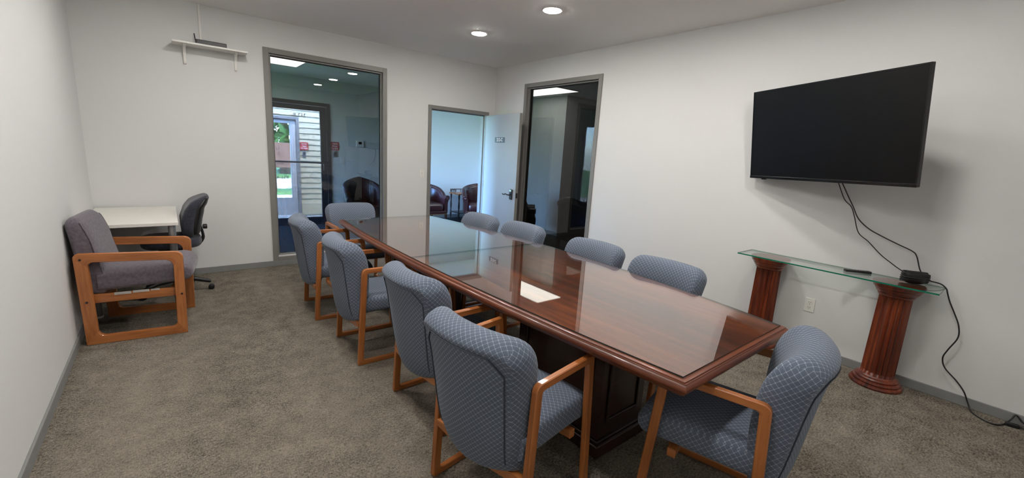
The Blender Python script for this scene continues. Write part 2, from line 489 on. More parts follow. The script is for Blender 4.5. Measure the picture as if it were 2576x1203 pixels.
# door 212-C
def door():
    e = struct(empty('door_1'))
    x0, x1, zt = DR; fw = .05
    for lo, hi, nm in (((x0, -.016, 0), (x0+fw, T+.016, zt), 'jamb'), ((x1-fw, -.016, 0), (x1, T+.016, zt), 'jamb'),
                       ((x0+fw, -.016, zt-fw), (x1-fw, T+.016, zt), 'head_jamb')):
        MB().box(lo, hi).build(nm, 'frame', e, bevel=.003)
    MB().box((x0+fw, .04, 0), (x0+fw+.014, .075, zt-fw)).box((x1-fw-.014, .04, 0), (x1-fw, .075, zt-fw)).box((x0+fw+.014, .04, zt-fw-.014), (x1-fw-.014, .075, zt-fw)).build('door_stop', 'frame', e)
    lf = MB().box((0, 0, .012), (.93, .044, zt-fw-.004)).build('leaf', 'doorpaint', e, loc=(x1-fw-.002, -.018, 0), rot=(0, 0, math.radians(-95.97)), bevel=.002)
    # edge strip on the free side, lock, lever, latch, sign, hinges
    MB().box((.93, .001, .014), (.932, .043, zt-fw-.006)).build('edge_strip', 'frame', lf)
    MB().box((.8, -.022, .838), (.868, 0, .985)).build('lock_body', 'blackplastic', lf, bevel=.012)
    MB().box((.806, -.026, .95), (.862, -.022, .978)).build('lock_keypad', 'chrome', lf, bevel=.002)
    lev = smoothpath([(.834, -.022, .905), (.834, -.055, .905), (.80, -.06, .908), (.765, -.06, .914), (.73, -.06, .902), (.70, -.06, .902), (.685, -.06, .908)], 4)
    MB().sweep(lev, .008, 8).build('door_handle', 'blackplastic', lf, smooth=True)
    MB().lathe([(.022, -.022), (.022, -.03), (.012, -.034)], 16).build('handle_rose', 'blackplastic', lf, loc=(.834, -.0, .905), rot=(PI/2, 0, 0)).location = (.834, -.044, .905)
    lev2 = [(p.x, .044-p.y, p.z) for p in lev]
    MB().sweep(lev2, .008, 8).build('door_handle', 'blackplastic', lf, smooth=True)
    MB().box((.932, .008, .87), (.934, .036, .94)).build('latch_plate', 'blackplastic', lf)
    MB().box((.932, .014, .895), (.944, .030, .915)).build('latch', 'chrome', lf)
    MB().box((.30, -.004, 1.628), (.575, 0, 1.704)).build('number_plate', 'signgrey', lf, bevel=.001)
    t = text_mesh('212-C', .066, 'letter', 'lettering', lf, bold=.0022); t.location = (.437, -.0048, 1.666); t.rotation_euler = (PI/2, 0, 0)
    for z in (.25, 1.0, 1.78):
        MB().lathe([(.008, z-.05), (.008, z+.05)], 10, (-.004, .0)).build('hinge', 'steel', lf)
door()

# ------------------------------------------------------------------ lobby, hall, breezeway
LY = 2.65
struct(MB().box((-W, 0, -.1), (3.6, LY+T, -.0)).box((0, -3.4, -.1), (3.6, 0, 0)).build('floor_lobby', 'lobbycarpet'))
struct(MB().box((-W-T, T, LH), (1.62, LY+T, LH+.06)).box((T, -3.4, LH), (3.6, T, LH+.06)).build('ceiling_lobby', 'ceiling'))
LD = (-2.93, -1.70, 2.153)
wall('wall_lobby_back', 'y', LY, T, -W-T, 1.62+T, 0, LH, [(LD[0], LD[1], 0, LD[2])], 'lobbywall')
struct(MB().box((1.62, .05, 0), (1.62+T, LY, LH)).box((1.62+T, .05, 0), (3.6, .05+T, LH)).build('wall_lobby_right', 'lobbywall'))
wall('wall_hall_end', 'x', 3.6, T, -3.4, .05, 0, LH, (), 'lobbywall')
wall('wall_hall_front', 'y', -3.4, -T, T, 3.6, 0, LH, (), 'lobbywall')
# unseen lobby storefront (x = -W): a glazed bay added to let daylight in
SF = (.35, 2.45, .25, 2.35)
wall('wall_lobby_left', 'x', -W, -T, T, LY, 0, LH, [(SF[0], SF[1], SF[2], SF[3])], 'lobbywall')
e = struct(empty('added_window_3'))
for lo, hi, nm in (((-W-.09, SF[0], SF[2]), (-W-.03, SF[0]+.06, SF[3]), 'side_frame'), ((-W-.09, SF[1]-.06, SF[2]), (-W-.03, SF[1], SF[3]), 'side_frame'),
                   ((-W-.09, SF[0]+.06, SF[2]), (-W-.03, SF[1]-.06, SF[2]+.06), 'sill'), ((-W-.09, SF[0]+.06, SF[3]-.06), (-W-.03, SF[1]-.06, SF[3]), 'head'),
                   ((-W-.09, 1.37, SF[2]+.06), (-W-.03, 1.43, SF[3]-.06), 'mullion')):
    MB().box(lo, hi).build(nm, 'framedark', e)
for y0, y1 in ((SF[0]+.06, 1.37), (1.43, SF[1]-.06)):
    MB().box((-W-.063, y0, SF[2]+.06), (-W-.057, y1, SF[3]-.06)).build('pane', 'clearglass', e)
_p = bpy.data.lights.new('daylight_portal', 'AREA'); _p.shape = 'RECTANGLE'; _p.size = SF[1]-SF[0]; _p.size_y = SF[3]-SF[2]
_p.cycles.is_portal = True
_po = bpy.data.objects.new('daylight_portal', _p); COL.objects.link(_po)
_po.location = (-W-.14, (SF[0]+SF[1])/2, (SF[2]+SF[3])/2); _po.rotation_euler = (PI/2, 0, -PI/2)

struct(MB().box((-W, LY-.012, 0), (LD[0], LY, .07)).box((LD[1], LY-.012, 0), (1.608, LY, .07)).build('baseboard_lobby_back', 'trim'))
struct(MB().box((1.608, .05, 0), (1.62, LY-.012, .07)).box((1.608, .038, 0), (3.6, .05, .07)).build('baseboard_lobby_right', 'trim'))

# glazed lobby entrance door
def lobby_door():
    e = struct(empty('door_2'))
    y0, y1 = LY-.02, LY+.10
    x0, x1, zt = LD
    for lo, hi, nm in (((x0, y0, 0), (x0+.06, y1, zt), 'jamb'), ((x1-.06, y0, 0), (x1, y1, zt), 'jamb'), ((x0+.06, y0, zt-.06), (x1-.06, y1, zt), 'head_jamb')):
        MB().box(lo, hi).build(nm, 'framedark', e, bevel=.003)
    MB().box((x0, y0-.02, 0), (x1, y1+.02, .012)).build('threshold', 'chrome', e)
    a, b = x0+.063, x1-.063; s = .098
    for lo, hi, nm in (((a, LY+.02, .015), (a+s, LY+.065, zt-.065), 'stile'), ((b-s, LY+.02, .015), (b, LY+.065, zt-.065), 'stile'),
                       ((a+s, LY+.02, zt-.145), (b-s, LY+.065, zt-.065), 'top_rail'), ((a+s, LY+.02, .015), (b-s, LY+.065, .135), 'bottom_rail')):
        MB().box(lo, hi).build(nm, 'framedark', e, bevel=.003)
    MB().box((a+s, LY+.04, .135), (b-s, LY+.046, zt-.145)).build('pane', 'clearglass', e)
    MB().sweep([(a+.04, LY-.03, 1.125), (b-.01, LY-.03, 1.115)], .014, 8).build('push_bar', 'framedark', e)
    MB().box((b-.07, LY-.04, .99), (b-.0, LY+.02, 1.14)).build('panic_device', 'gasket', e, bevel=.004)
    t = text_mesh('212 B-', .09, 'decal', 'lettering', e, bold=.001); t.location = (-2.20, LY+.048, 1.915); t.rotation_euler = (PI/2, 0, PI)
lobby_door()

# breezeway behind it: siding boards, outer door
BY = 3.8
struct(MB().box((-3.6, LY+T, -.1), (.2, BY+T, -.01)).build('floor_breezeway', 'path'))
OD = (-2.98, -1.965, 1.93)
wb = wall('wall_breezeway', 'y', BY, T, -3.6, .2, 0, LH, [(OD[0], OD[1], 0, OD[2])], 'siding')
sb = None
for i in range(21):
    z = .232+i*.108
    if z+.1 > LH: break
    spans = [(-3.6, OD[0]-.005), (OD[1]+.005, .2)] if z < OD[2] else [(-3.6, .2)]
    for (a, b) in spans:
        mb = MB(); mb.prism([(BY, z), (BY, z+.107), (BY-.006, z+.107), (BY-.02, z)], a, b, axis='x')
        mb.build('siding_board', 'siding', wb)
MB().box((OD[1]+.005, BY-.024, 0), (.2, BY, .228)).build('skirt_board', 'siding', wb)
def outer_door():
    e = struct(empty('door_3'))
    x0, x1, zt = OD; y0, y1 = BY-.03, BY+.1
    for lo, hi, nm in (((x0, y0, 0), (x0+.05, y1, zt), 'jamb'), ((x1-.05, y0, 0), (x1, y1, zt), 'jamb'), ((x0+.05, y0, zt-.05), (x1-.05, y1, zt), 'head_jamb')):
        MB().box(lo, hi).build(nm, 'frame', e, bevel=.004)
    a, b = x0+.052, x1-.052; s = .105
    for lo, hi, nm in (((a, BY+.01, .01), (a+s, BY+.055, zt-.052), 'stile'), ((b-s, BY+.01, .01), (b, BY+.055, zt-.052), 'stile'),
                       ((a+s, BY+.01, zt-.13), (b-s, BY+.055, zt-.052), 'top_rail'), ((a+s, BY+.01, .01), (b-s, BY+.055, .36), 'bottom_rail')):
        MB().box(lo, hi).build(nm, 'doorpaint', e, bevel=.004)
    for dx in (.03, .07):
        MB().box((b-s+dx, BY+.006, .36), (b-s+dx+.012, BY+.0105, zt-.14)).build('door_strip', 'white', e)
    MB().box((a+s, BY+.03, .36), (b-s, BY+.036, zt-.13)).build('pane', 'clearglass', e)
    for s_, x, z, sz in (('LI', -2.345, 1.315, .10), ('S', -2.325, 1.215, .10), ('OFFIC', -2.30, 1.025, .085), ('24 HR', -2.275, .88, .075), ('936-6', -2.275, .757, .095)):
        t = text_mesh(s_, sz, 'decal', 'lettering', e, bold=.001); t.location = (x, BY+.038, z); t.rotation_euler = (PI/2, 0, PI)
outer_door()

# exterior
struct(MB().box((-40, BY+T+.5, -.2), (40, 60, -.1)).box((-40, -20, -.2), (-W-T, BY+T+.5, -.1)).build('ground', 'grass'))
struct(MB().box((-9, BY+T, -.12), (6, 8.2, -.08)).box((-6.5, 10.2, -.1), (10, 14.5, -.085)).build('pavement', 'path'))
def tree(x, y, h, label, seed):
    rnd = random.Random(seed)
    e = tag(empty('tree', (x, y, -.1)), label, 'tree')
    MB().sweep([(0, 0, 0), (.05, 0, h*.3), (0, .08, h*.6), (.05, 0, h*.9)], .2, 10, rv=[.24, .18, .13, .04]).build('trunk', 'bark', e, smooth=True)
    mb = MB()
    for _ in range(1500):
        a = rnd.uniform(0, 2*PI); zz = rnd.uniform(-1, 1); rr = rnd.uniform(.55, 1)
        q = math.sqrt(1-zz*zz)*rr
        c = Vector((q*math.cos(a)*h*.42, q*math.sin(a)*h*.42, h*.58+zz*rr*h*.5))
        u = Vector((rnd.gauss(0, 1), rnd.gauss(0, 1), rnd.gauss(0, 1))).normalized(); v = u.orthogonal().normalized()
        s = rnd.uniform(.16, .34); w = u.cross(v)
        b = len(mb.v); mb.v += [c-u*s, c+v*s*.5+w*.03, c+u*s, c-v*s*.5+w*.03]
        mb.quadface([b, b+1, b+2, b+3], [(0, 0), (1, 0), (1, 1), (0, 1)])
    mb.build('foliage', 'leaf', e)
tree(.4, 17.5, 6.5, 'leafy green tree outside, seen through the outer glass door', 3)
tree(-2.6, 24, 7.5, 'farther green tree outside behind the nearer tree', 5)
MB_ = MB().box((-.9, 8.3, -.1), (-.72, 8.48, 3.2)).build('porch_post', 'post', bevel=.01)
tag(MB_, 'tan porch post in sunlight outside the outer glass door', 'post')
e = tag(empty('street_board', (-1.1, 9.4, -.1)), 'brown boxy signboard standing outside behind the door lettering', 'sign')
MB().box((-.45, -.2, .75), (.35, .2, 1.5)).build('cabinet', 'brick', e, bevel=.01)
for sx in (-.35, .25): MB().box((sx-.04, -.04, 0), (sx+.04, .04, .75)).build('leg', 'bark', e)

# lobby wall fittings
def red_sign(x, y, z, w_, label):
    e = tag(empty('exit_sign', (x, y, z)), label, 'sign', 'red door signs')
    MB().box((-w_/2, -.004, -w_/2), (w_/2, 0, w_/2)).build('plate', 'red', e)
    for i, s in enumerate(('Wave', 'Hand', 'To Exit')):
        t = text_mesh(s, w_*.27, 'letter', 'lettering', e, bold=.0008); t.location = (0, -.0048, w_*(.29-.29*i)); t.rotation_euler = (PI/2, 0, 0)
def exit_button(x, y, z, label):
    e = tag(empty('exit_sensor', (x, y, z)), label, 'switch', 'exit sensors')
    MB().box((-.035, -.012, -.055), (.035, 0, .055)).build('plate', 'steel', e, bevel=.003)
    MB().box((-.02, -.018, -.02), (.02, -.012, .03)).build('sensor_window', 'blackplastic', e, bevel=.003)
red_sign(-1.625, LY, 1.425, .15, 'red square sign with white words on the lobby wall beside the dark door frame')
exit_button(-1.62, LY, 1.285, 'small metal exit sensor under the red sign on the lobby wall')
red_sign(-1.88, BY-.021, 1.385, .15, 'red square sign on the cream siding seen through the glass door')
exit_button(-1.885, BY-.021, 1.235, 'small metal exit sensor on the cream siding under its red sign')
e = tag(empty('thermostat', (-1.171, LY, 1.49)), 'white square thermostat with dark display on the lobby wall', 'thermostat')
MB().box((-.07, -.025, -.06), (.07, 0, .065)).build('case', 'white', e, bevel=.006)
MB().box((-.03, -.027, -.005), (.03, -.025, .04)).build('display', 'blackgloss', e)
def switch_plate(name, loc, rz, label, cat, kind):
    e = tag(empty(name, loc, rz), label, cat)
    MB().box((-.036, -.006, -.058), (.036, 0, .058)).build('plate', 'white', e, bevel=.004)
    if kind == 'switch':
        MB().prism([(-.011, -.0), (-.011, .0), (.011, 0), (.011, 0)], 0, 0.001)
        MB().box((-.005, -.017, -.004), (.005, -.006, .012)).build('toggle', 'white', e, bevel=.002)
        for z in (-.042, .042): MB().lathe([(.0035, 0), (.003, .0015)], 8).build('screw', 'steel', e, loc=(0, -.006, z), rot=(PI/2, 0, 0))
    else:
        for z in (-.021, .021):
            MB().lathe([(.0165, 0), (.0165, .002), (.015, .0025)], 20).build('receptacle', 'whitelam', e, loc=(0, -.006, z), rot=(PI/2, 0, 0))
            mb = MB()
            for x in (-.0065, .0065): mb.box((x-.0012, -.0092, z-.001), (x+.0012, -.0084, z+.008))
            mb.box((-.0022, -.0092, z-.0105), (.0022, -.0084, z-.006))
            mb.build('slots', 'blackplastic', e)
        MB().lathe([(.003, 0), (.0025, .0015)], 8).build('screw', 'steel', e, loc=(0, -.006, 0), rot=(PI/2, 0, 0))
switch_plate('light_switch', (-1.224, 0, 1.13), 0, 'white light switch on the back wall beside the open door', 'switch', 'switch')
switch_plate('light_switch', (-1.498, LY, 1.165), 0, 'white light switch on the lobby wall below the red sign and thermostat', 'switch', 'switch')
switch_plate('wall_outlet', (0, -4.524, .403), -PI/2, 'white double wall outlet under the glass console', 'outlet', 'outlet')

# ceiling lights
def downlight(x, y, label):
    e = tag(empty('recessed_light', (x, y, H)), label, 'ceiling light', 'recessed round ceiling lights')
    MB().lathe([(.095, 0), (.094, -.005), (.086, -.008), (.079, -.006), (.079, 0)], 32).build('trim_ring', 'white', e, smooth=True)
    MB().lathe([(.078, -.001), (.078, -.008), (.07, -.011), (.05, -.013), (.002, -.014)], 32).build('lens', 'lens', e, smooth=True)
LIGHTS = {(0, 0): 'round recessed ceiling light nearest the far corner of the room',
          (0, 1): 'round recessed ceiling light second from the far corner, above the table',
          (0, 2): 'round recessed ceiling light third along the right row, seen mirrored in the window',
          (0, 3): 'round recessed ceiling light fourth along the right row, seen mirrored in the window',
          (1, 0): 'round recessed ceiling light over the desk side near the wall shelf',
          (1, 1): 'round recessed ceiling light second along the left row',
          (1, 2): 'round recessed ceiling light third along the left row',
          (1, 3): 'round recessed ceiling light fourth along the left row'}
for i, x in enumerate((-1.28, -3.47)):
    for j, y in enumerate((-1.40, -2.545, -3.69, -4.835)): downlight(x, y, LIGHTS[i, j])
def troffer(x0, x1, y0, y1, label):
    e = tag(empty('troffer_light', ((x0+x1)/2, (y0+y1)/2, LH)), label, 'ceiling light')
    a, b = (x1-x0)/2, (y1-y0)/2; t = .025
    MB().box((-a, -b, -.012), (-a+t, b, 0)).box((a-t, -b, -.012), (a, b, 0)).box((-a+t, -b, -.012), (a-t, -b+t, 0)).box((-a+t, b-t, -.012), (a-t, b, 0)).build('frame', 'white', e)
    MB().box((-a+t, -b+t, -.008), (a-t, b-t, -.002)).build('diffuser', 'troffer', e)
troffer(-3.03, -2.40, .50, 1.75, 'rectangular white ceiling panel light in the lobby beyond the left window')
troffer(.78, 1.41, -.46, .79, 'rectangular white ceiling panel light in the hall beyond the right window')

# ------------------------------------------------------------------ conference table
TY0, TY1 = -1.318, -4.925
def outline(d, y0=TY0, y1=TY1, ends=True, n=26):
    Lp, Rp = [], []
    for i in range(n+1):
        y = y0+(y1-y0)*i/n
        t = (y-(TY0+TY1)/2)/((TY0-TY1)/2)
        k = max(0, 1-t*t)
        k2 = (y-TY0)/(TY1-TY0)
        Lp.append((-2.776+.035*k2-.085*k+d, y)); Rp.append((-1.81-.185*-k-d, y))
    return Lp + Rp[::-1]
def table():
    e = tag(empty('conference_table', (-2.27, -3.12, 0)), 'long dark mahogany boat-shaped conference table with moulded edge', 'table')
    off = Vector((2.27, 3.12, 0))
    prof = [(.036, .7525), (.020, .7525), (.017, .7515), (.0155, .749), (.0155, .7465), (.011, .746), (.0105, .7435), (.007, .7415), (.003, .7375), (.0005, .732), (0, .727), (0, .7225), (.004, .7215), (.0045, .718), (.0075, .710), (.013, .703), (.021, .698), (.029, .696), (.029, .692), (.032, .690), (.036, .686), (.042, .684), (.07, .684)]
    R = [[Vector((x, y, z))+off for x, y in outline(d, TY0-d, TY1+d)] for d, z in prof]
    n = len(R[0])
    mb = MB(); mb.rings(R, cap0=False, cap1=True)
    for k in range(len(mb.uv)): mb.uv[k] = [(a, b) for a, b in mb.uv[k]]
    mb.build('edge_moulding', 'mahoganyedge', e, smooth=True, angle=28)
    top = [(p.x, p.y) for p in R[0]]
    m2 = MB(); m2.prism(top, .7400, .7525)
    m2.uv[0] = [(a[1], a[0]) for a in m2.uv[0]]; m2.uv[1] = [(a[1], a[0]) for a in m2.uv[1]]
    m2.build('tabletop', 'mahogany', e)
    for yc in (-4.06, -2.18):
        x0, x1, y0, y1 = -2.46, -2.09, yc-.32, yc+.32
        def o(a, b): return (a[0]+2.27, a[1]+3.12, a[2]), (b[0]+2.27, b[1]+3.12, b[2])
        ped = MB().box(*o((x0, y0, .09), (x1, y1, .684))).build('pedestal', 'darkwood', e)
        MB().box(*o((x0-.025, y0-.025, 0), (x1+.025, y1+.025, .075))).build('plinth', 'darkwood', ped, bevel=.008)
        MB().box(*o((x0-.012, y0-.012, .075), (x1+.012, y1+.012, .09))).build('plinth_cap', 'darkwood', ped, bevel=.004)
        for (fx0, fx1, fy0, fy1) in ((x0+.05, x1-.05, y0-.01, y0), (x0+.05, x1-.05, y1, y1+.01), (x0-.01, x0, y0+.06, y1-.06), (x1, x1+.01, y0+.06, y1-.06)):
            mb = MB(); za, zb = .17, .62; t = .02
            if fy1-fy0 < .02:
                for q in ((fx0, za, fx0+t, zb), (fx1-t, za, fx1, zb), (fx0+t, za, fx1-t, za+t), (fx0+t, zb-t, fx1-t, zb)): mb.box(*o((q[0], fy0, q[1]), (q[2], fy1, q[3])))
            else:
                for q in ((fy0, za, fy0+t, zb), (fy1-t, za, fy1, zb), (fy0+t, za, fy1-t, za+t), (fy0+t, zb-t, fy1-t, zb)): mb.box(*o((fx0, q[0], q[1]), (fx1, q[2], q[3])))
            mb.build('panel_moulding', 'darkwood', ped, bevel=.003)
table()
for (ya, yb, lb) in ((TY0-.035, -2.985, 'far clear glass sheet covering the far half of the conference table'), (-2.988, TY1+.035, 'near clear glass sheet covering the near half of the conference table')):
    poly = outline(.037, ya, yb, n=18)
    g = MB().prism(poly, .7528, .7588, mi_side=1).build('glass_table_cover', ['tableglass', 'edgeglass'])
    tag(g, lb, 'glass sheet', 'glass covers on the conference table')

# ------------------------------------------------------------------ chairs
def superring(n, hx, hy, ex, ey):
    out = []
    for k in range(n):
        a = 2*PI*(k+.5)/n; c, s = math.cos(a), math.sin(a)
        out.append((hx*math.copysign(abs(c)**ex, c), hy*math.copysign(abs(s)**ey, s)))
    return out
def frame_pieces(corners, w_, th, r, y, parent, mat, names, nseg=4, ch=.004, woff=None):
    """closed side frame in the xz plane at y, cut into four members
       corners order: rear-bottom, front-bottom, front-top, rear-top"""
    C = [Vector((c[0], c[1])) for c in corners]
    def rounded(P, rad):
        out = []
        for i in range(4):
            p, a, b = P[i], P[i-1], P[(i+1) % 4]
            da = (a-p).normalized(); db = (b-p).normalized()
            ang = math.acos(max(-1, min(1, da.dot(db)))); t = rad[i]/math.tan(ang/2)
            s, e_ = p+da*t, p+db*t
            bis = (da+db).normalized(); c = p+bis*(rad[i]/math.sin(ang/2))
            a0 = math.atan2(s.y-c.y, s.x-c.x); a1 = math.atan2(e_.y-c.y, e_.x-c.x)
            d = (a1-a0+PI) % (2*PI)-PI
            out.append([Vector((c.x+rad[i]*math.cos(a0+d*k/nseg), c.y+rad[i]*math.sin(a0+d*k/nseg))) for k in range(nseg+1)])
        return out
    def inset(P, q):
        out = []
        for i in range(4):
            p, a, b = P[i], P[i-1], P[(i+1) % 4]
            d1 = (p-a).normalized(); d2 = (b-p).normalized()
            n1 = Vector((-d1.y, d1.x)); n2 = Vector((-d2.y, d2.x))
            w1 = q[(i-1) % 4]; w2 = q[i]
            # intersect offset lines
            A = a+n1*w1; B = p+n2*w2; den = d1.x*d2.y-d1.y*d2.x
            t = ((B.x-A.x)*d2.y-(B.y-A.y)*d2.x)/den
            out.append(A+d1*t)
        return out
    ws = woff or [w_]*4     # widths of: runner, front leg, arm, rear leg
    ro, ri = r
    O = rounded(C, ro); I = rounded(inset(C, ws), ri)
    def member(ptsO, ptsI, nm):
        R = []
        for o_, i_ in zip(ptsO, ptsI):
            d = (o_-i_).normalized()*ch; h = th/2
            R.append([(o_.x, y-h+ch, o_.y), (o_.x, y+h-ch, o_.y), (o_.x-d.x, y+h, o_.y-d.y), (i_.x+d.x, y+h, i_.y+d.y),
                      (i_.x, y+h-ch, i_.y), (i_.x, y-h+ch, i_.y), (i_.x+d.x, y-h, i_.y+d.y), (o_.x-d.x, y-h, o_.y-d.y)])
        mb = MB(); mb.rings(R)
        for k in range(len(mb.uv)): mb.uv[k] = [(b, a) for a, b in mb.uv[k]]
        return mb.build(nm, mat, parent, smooth=True, angle=30)
    member(O[0]+O[1], I[0]+I[1], names[0])
    member([O[1][-1], O[2][0]], [I[1][-1], I[2][0]], names[1])
    member(O[2]+O[3], I[2]+I[3], names[2])
    member([O[3][-1], O[0][0]], [I[3][-1], I[0][0]], names[1])

def back_rings(zs, cx, ht, hw, bow, n=48, ex=.30, ey=.75, lean=None):
    R = []
    for z in zs:
        h, w_ = ht(z), hw(z)
        ring = []
        for a, b in superring(n, w_, h, ex, ey):
            ring.append((cx(z)+b+bow*(a/.25)**2, a, z))
        R.append(ring)
    return R
def rcorner(hw0, r, d):      # half width at distance d from the end
    return hw0 if d >= r else hw0-r+math.sqrt(max(0, r*r-(r-d)**2))

def build_blue_chair():
    e = empty('conference_chair')
    # backrest: closed profile (x, z) swept across the width, rolled back at the top
    prof = [(-.190, .44), (-.186, .56), (-.190, .67), (-.206, .76), (-.236, .822), (-.272, .848), (-.310, .852), (-.346, .838), (-.366, .815),
            (-.367, .796), (-.357, .772), (-.342, .70), (-.328, .60), (-.316, .50), (-.306, .42), (-.292, .335), (-.272, .275), (-.240, .262), (-.212, .30), (-.194, .37)]
    m = len(prof); pp = []
    for i in range(m):
        p0, p1, p2, p3 = [Vector((*prof[(i+k) % m], 0)) for k in (-1, 0, 1, 2)]
        for j in range(3):
            t = j/3; q = .5*((2*p1)+(p2-p0)*t+(2*p0-5*p1+4*p2-p3)*t*t+(3*p1-p0-3*p2+p3)*t**3); pp.append((q.x, q.y))
    def med(z): return lerp([(.29, -.245), (.45, -.250), (.60, -.26), (.75, -.285), (.86, -.31)], z)
    def bpt(x, z, y, HWT=.258):
        q = min(1., abs(y)/HWT); ye = .88
        sc = 1. if q < ye else math.sqrt(max(.0, 1-((q-ye)/(1-ye))**2))
        zc = .58
        if z > zc: kz = 1-.012*q*q-(.0 if q < .72 else .20*((q-.72)/.28)**2.4)
        else: kz = 1-.13*q*q
        mx = med(z); x2 = mx+(x-mx)*max(.03, sc)
        z2 = zc+(z-zc)*kz
        tap = lerp([(.29, .86), (.45, .91), (.65, .95), (.78, 1.), (.86, 1.)], z)
        return (x2+.060*q*q, y*tap, z2)
    ys = [-.258*t for t in (1., .997, .987, .97, .945, .915, .88, .82, .74, .64, .5, .3, 0)]; ys = ys+[-y for y in ys[:-1]][::-1]
    mb = MB(); mb.rings([[bpt(x, z, y) for x, z in pp] for y in ys])
    arc = [0.]
    for i in range(len(pp)): arc.append(arc[-1]+math.dist(pp[i], pp[(i+1) % len(pp)]))
    np_ = len(pp)
    for k, fc in enumerate(mb.f):
        a_, b_, c_ = [mb.v[i] for i in fc[:3]]
        nn = (b_-a_).cross(c_-b_)
        if nn.length > 0: nn.normalize()
        if abs(nn.y) > .72 or len(fc) > 4: mb.uv[k] = [(mb.v[i].x, mb.v[i].z) for i in fc]
        else:
            i0 = min(i % np_ for i in fc); wrap = any(i % np_ == np_-1 for i in fc) and i0 == 0
            mb.uv[k] = [(mb.v[i].y, arc[np_] if (wrap and i % np_ == 0) else arc[i % np_]) for i in fc]
    bk = mb.build('backrest', 'lattice', e, smooth=True, angle=80)
    P = []
    def rear(z):      # rear side of the profile
        R_ = [(.275, -.272), (.335, -.292), (.42, -.306), (.50, -.316), (.60, -.328), (.70, -.342), (.772, -.357), (.796, -.368)]
        return lerp(R_, z)-.0015
    for k in range(14): z = .31+(.73-.31)*k/13; P.append(bpt(rear(z), z, -.215))
    for k in range(1, 15): y = -.215+.43*k/15; z = .73+.058*min(1, 7*min(k/15, 1-k/15)); P.append(bpt(rear(z), z, y))
    for k in range(14): z = .73-(.73-.31)*k/13; P.append(bpt(rear(z), z, .215))
    MB().sweep(P, .003, 6).build('welt', 'welt', bk, smooth=True)
    # seat
    x0, x1 = -.215, .272
    def ring(x):
        d1, d0 = x1-x, x-x0
        h = .062*math.sqrt(max(0, 1-(1-min(1, d1/.075))**2))
        h = max(h, .002)
        zc = .405-.012*max(0, 1-d1/.12)
        out = []
        for a, b in superring(40, rcorner(.243, .05, max(0, d1)), h, .28, .55):
            out.append((x, a, zc+b+(.012*(1-(a/.243)**2) if b > 0 else 0)))
        return out
    xs = [x0, x0+.01]+[x0+.01+(x1-x0-.09)*k/8 for k in range(1, 9)]+[x1-.06, x1-.042, x1-.028, x1-.016, x1-.008, x1-.002, x1-.0003]
    mb = MB().rings([ring(x) for x in xs])
    for k, fc in enumerate(mb.f):
        a_, b_, c_ = [mb.v[i] for i in fc[:3]]
        nn = (b_-a_).cross(c_-b_)
        if nn.length > 0: nn.normalize()
        ax = max(range(3), key=lambda q: abs(nn[q]))
        mb.uv[k] = [((mb.v[i].y, mb.v[i].z), (mb.v[i].x, mb.v[i].z), (mb.v[i].y, mb.v[i].x))[ax] for i in fc]
    mb.build('seat', 'lattice', e, smooth=True, angle=80)
    for s in (-1, 1):
        frame_pieces([(-.235, 0), (.235, 0), (.182, .676), (-.20, .676)], .034, .027, ([.012, .012, .012, .03], [.012, .012, .01, .012]), s*.2625, e, 'oak', ('runner', 'leg', 'armrest'), woff=[.03, .036, .032, .038])
    MB().box((.09, -.249, .305), (.125, .249, .342)).build('stretcher', 'oak', e, bevel=.004)
    arch = [(-.249, .262)]+[(-.249+.498*k/14, .262+.0*k) for k in range(1, 14)]+[(.249, .262)]
    arch = [(y, .245+.025*(y/.249)**2) for y, _ in arch]
    up = [(y, .297) for y, _ in arch][::-1]
    MB().prism(arch+up, -.225, -.198, axis='x').build('rear_rail', 'oak', e)
    return e
proto = build_blue_chair()
CH = [(-2.925, -4.26, 9, 'blue patterned chair nearest the camera on the left side of the table'),
      (-2.815, -3.535, 2, 'blue patterned chair on the left side, second from the camera'),
      (-2.885, -2.60, -2, 'blue patterned chair on the left side, third from the camera'),
      (-2.91, -1.67, -4, 'blue patterned chair on the left side, farthest from the camera'),
      (-2.525, -1.155, -90, 'blue patterned chair at the far head of the table before the window'),
      (-1.795, -4.11, 180, 'blue patterned chair on the right side nearest the camera, back against the table edge'),
      (-1.755, -3.47, 180, 'blue patterned chair on the right side, second from the camera'),
      (-1.755, -2.61, 180, 'blue patterned chair on the right side, third from the camera'),
      (-1.815, -2.00, 180, 'blue patterned chair on the right side nearest the open door'),
      (-2.265, -4.845, 104, 'blue patterned chair at the near head of the table, lower right corner')]
for i, (x, y, a, lb) in enumerate(CH):
    o = proto if i == 0 else copy_tree(proto)
    o.location = (x, y, 0); o.rotation_euler = (0, 0, math.radians(a))
    tag(o, lb, 'chair', 'blue patterned chairs around the conference table')

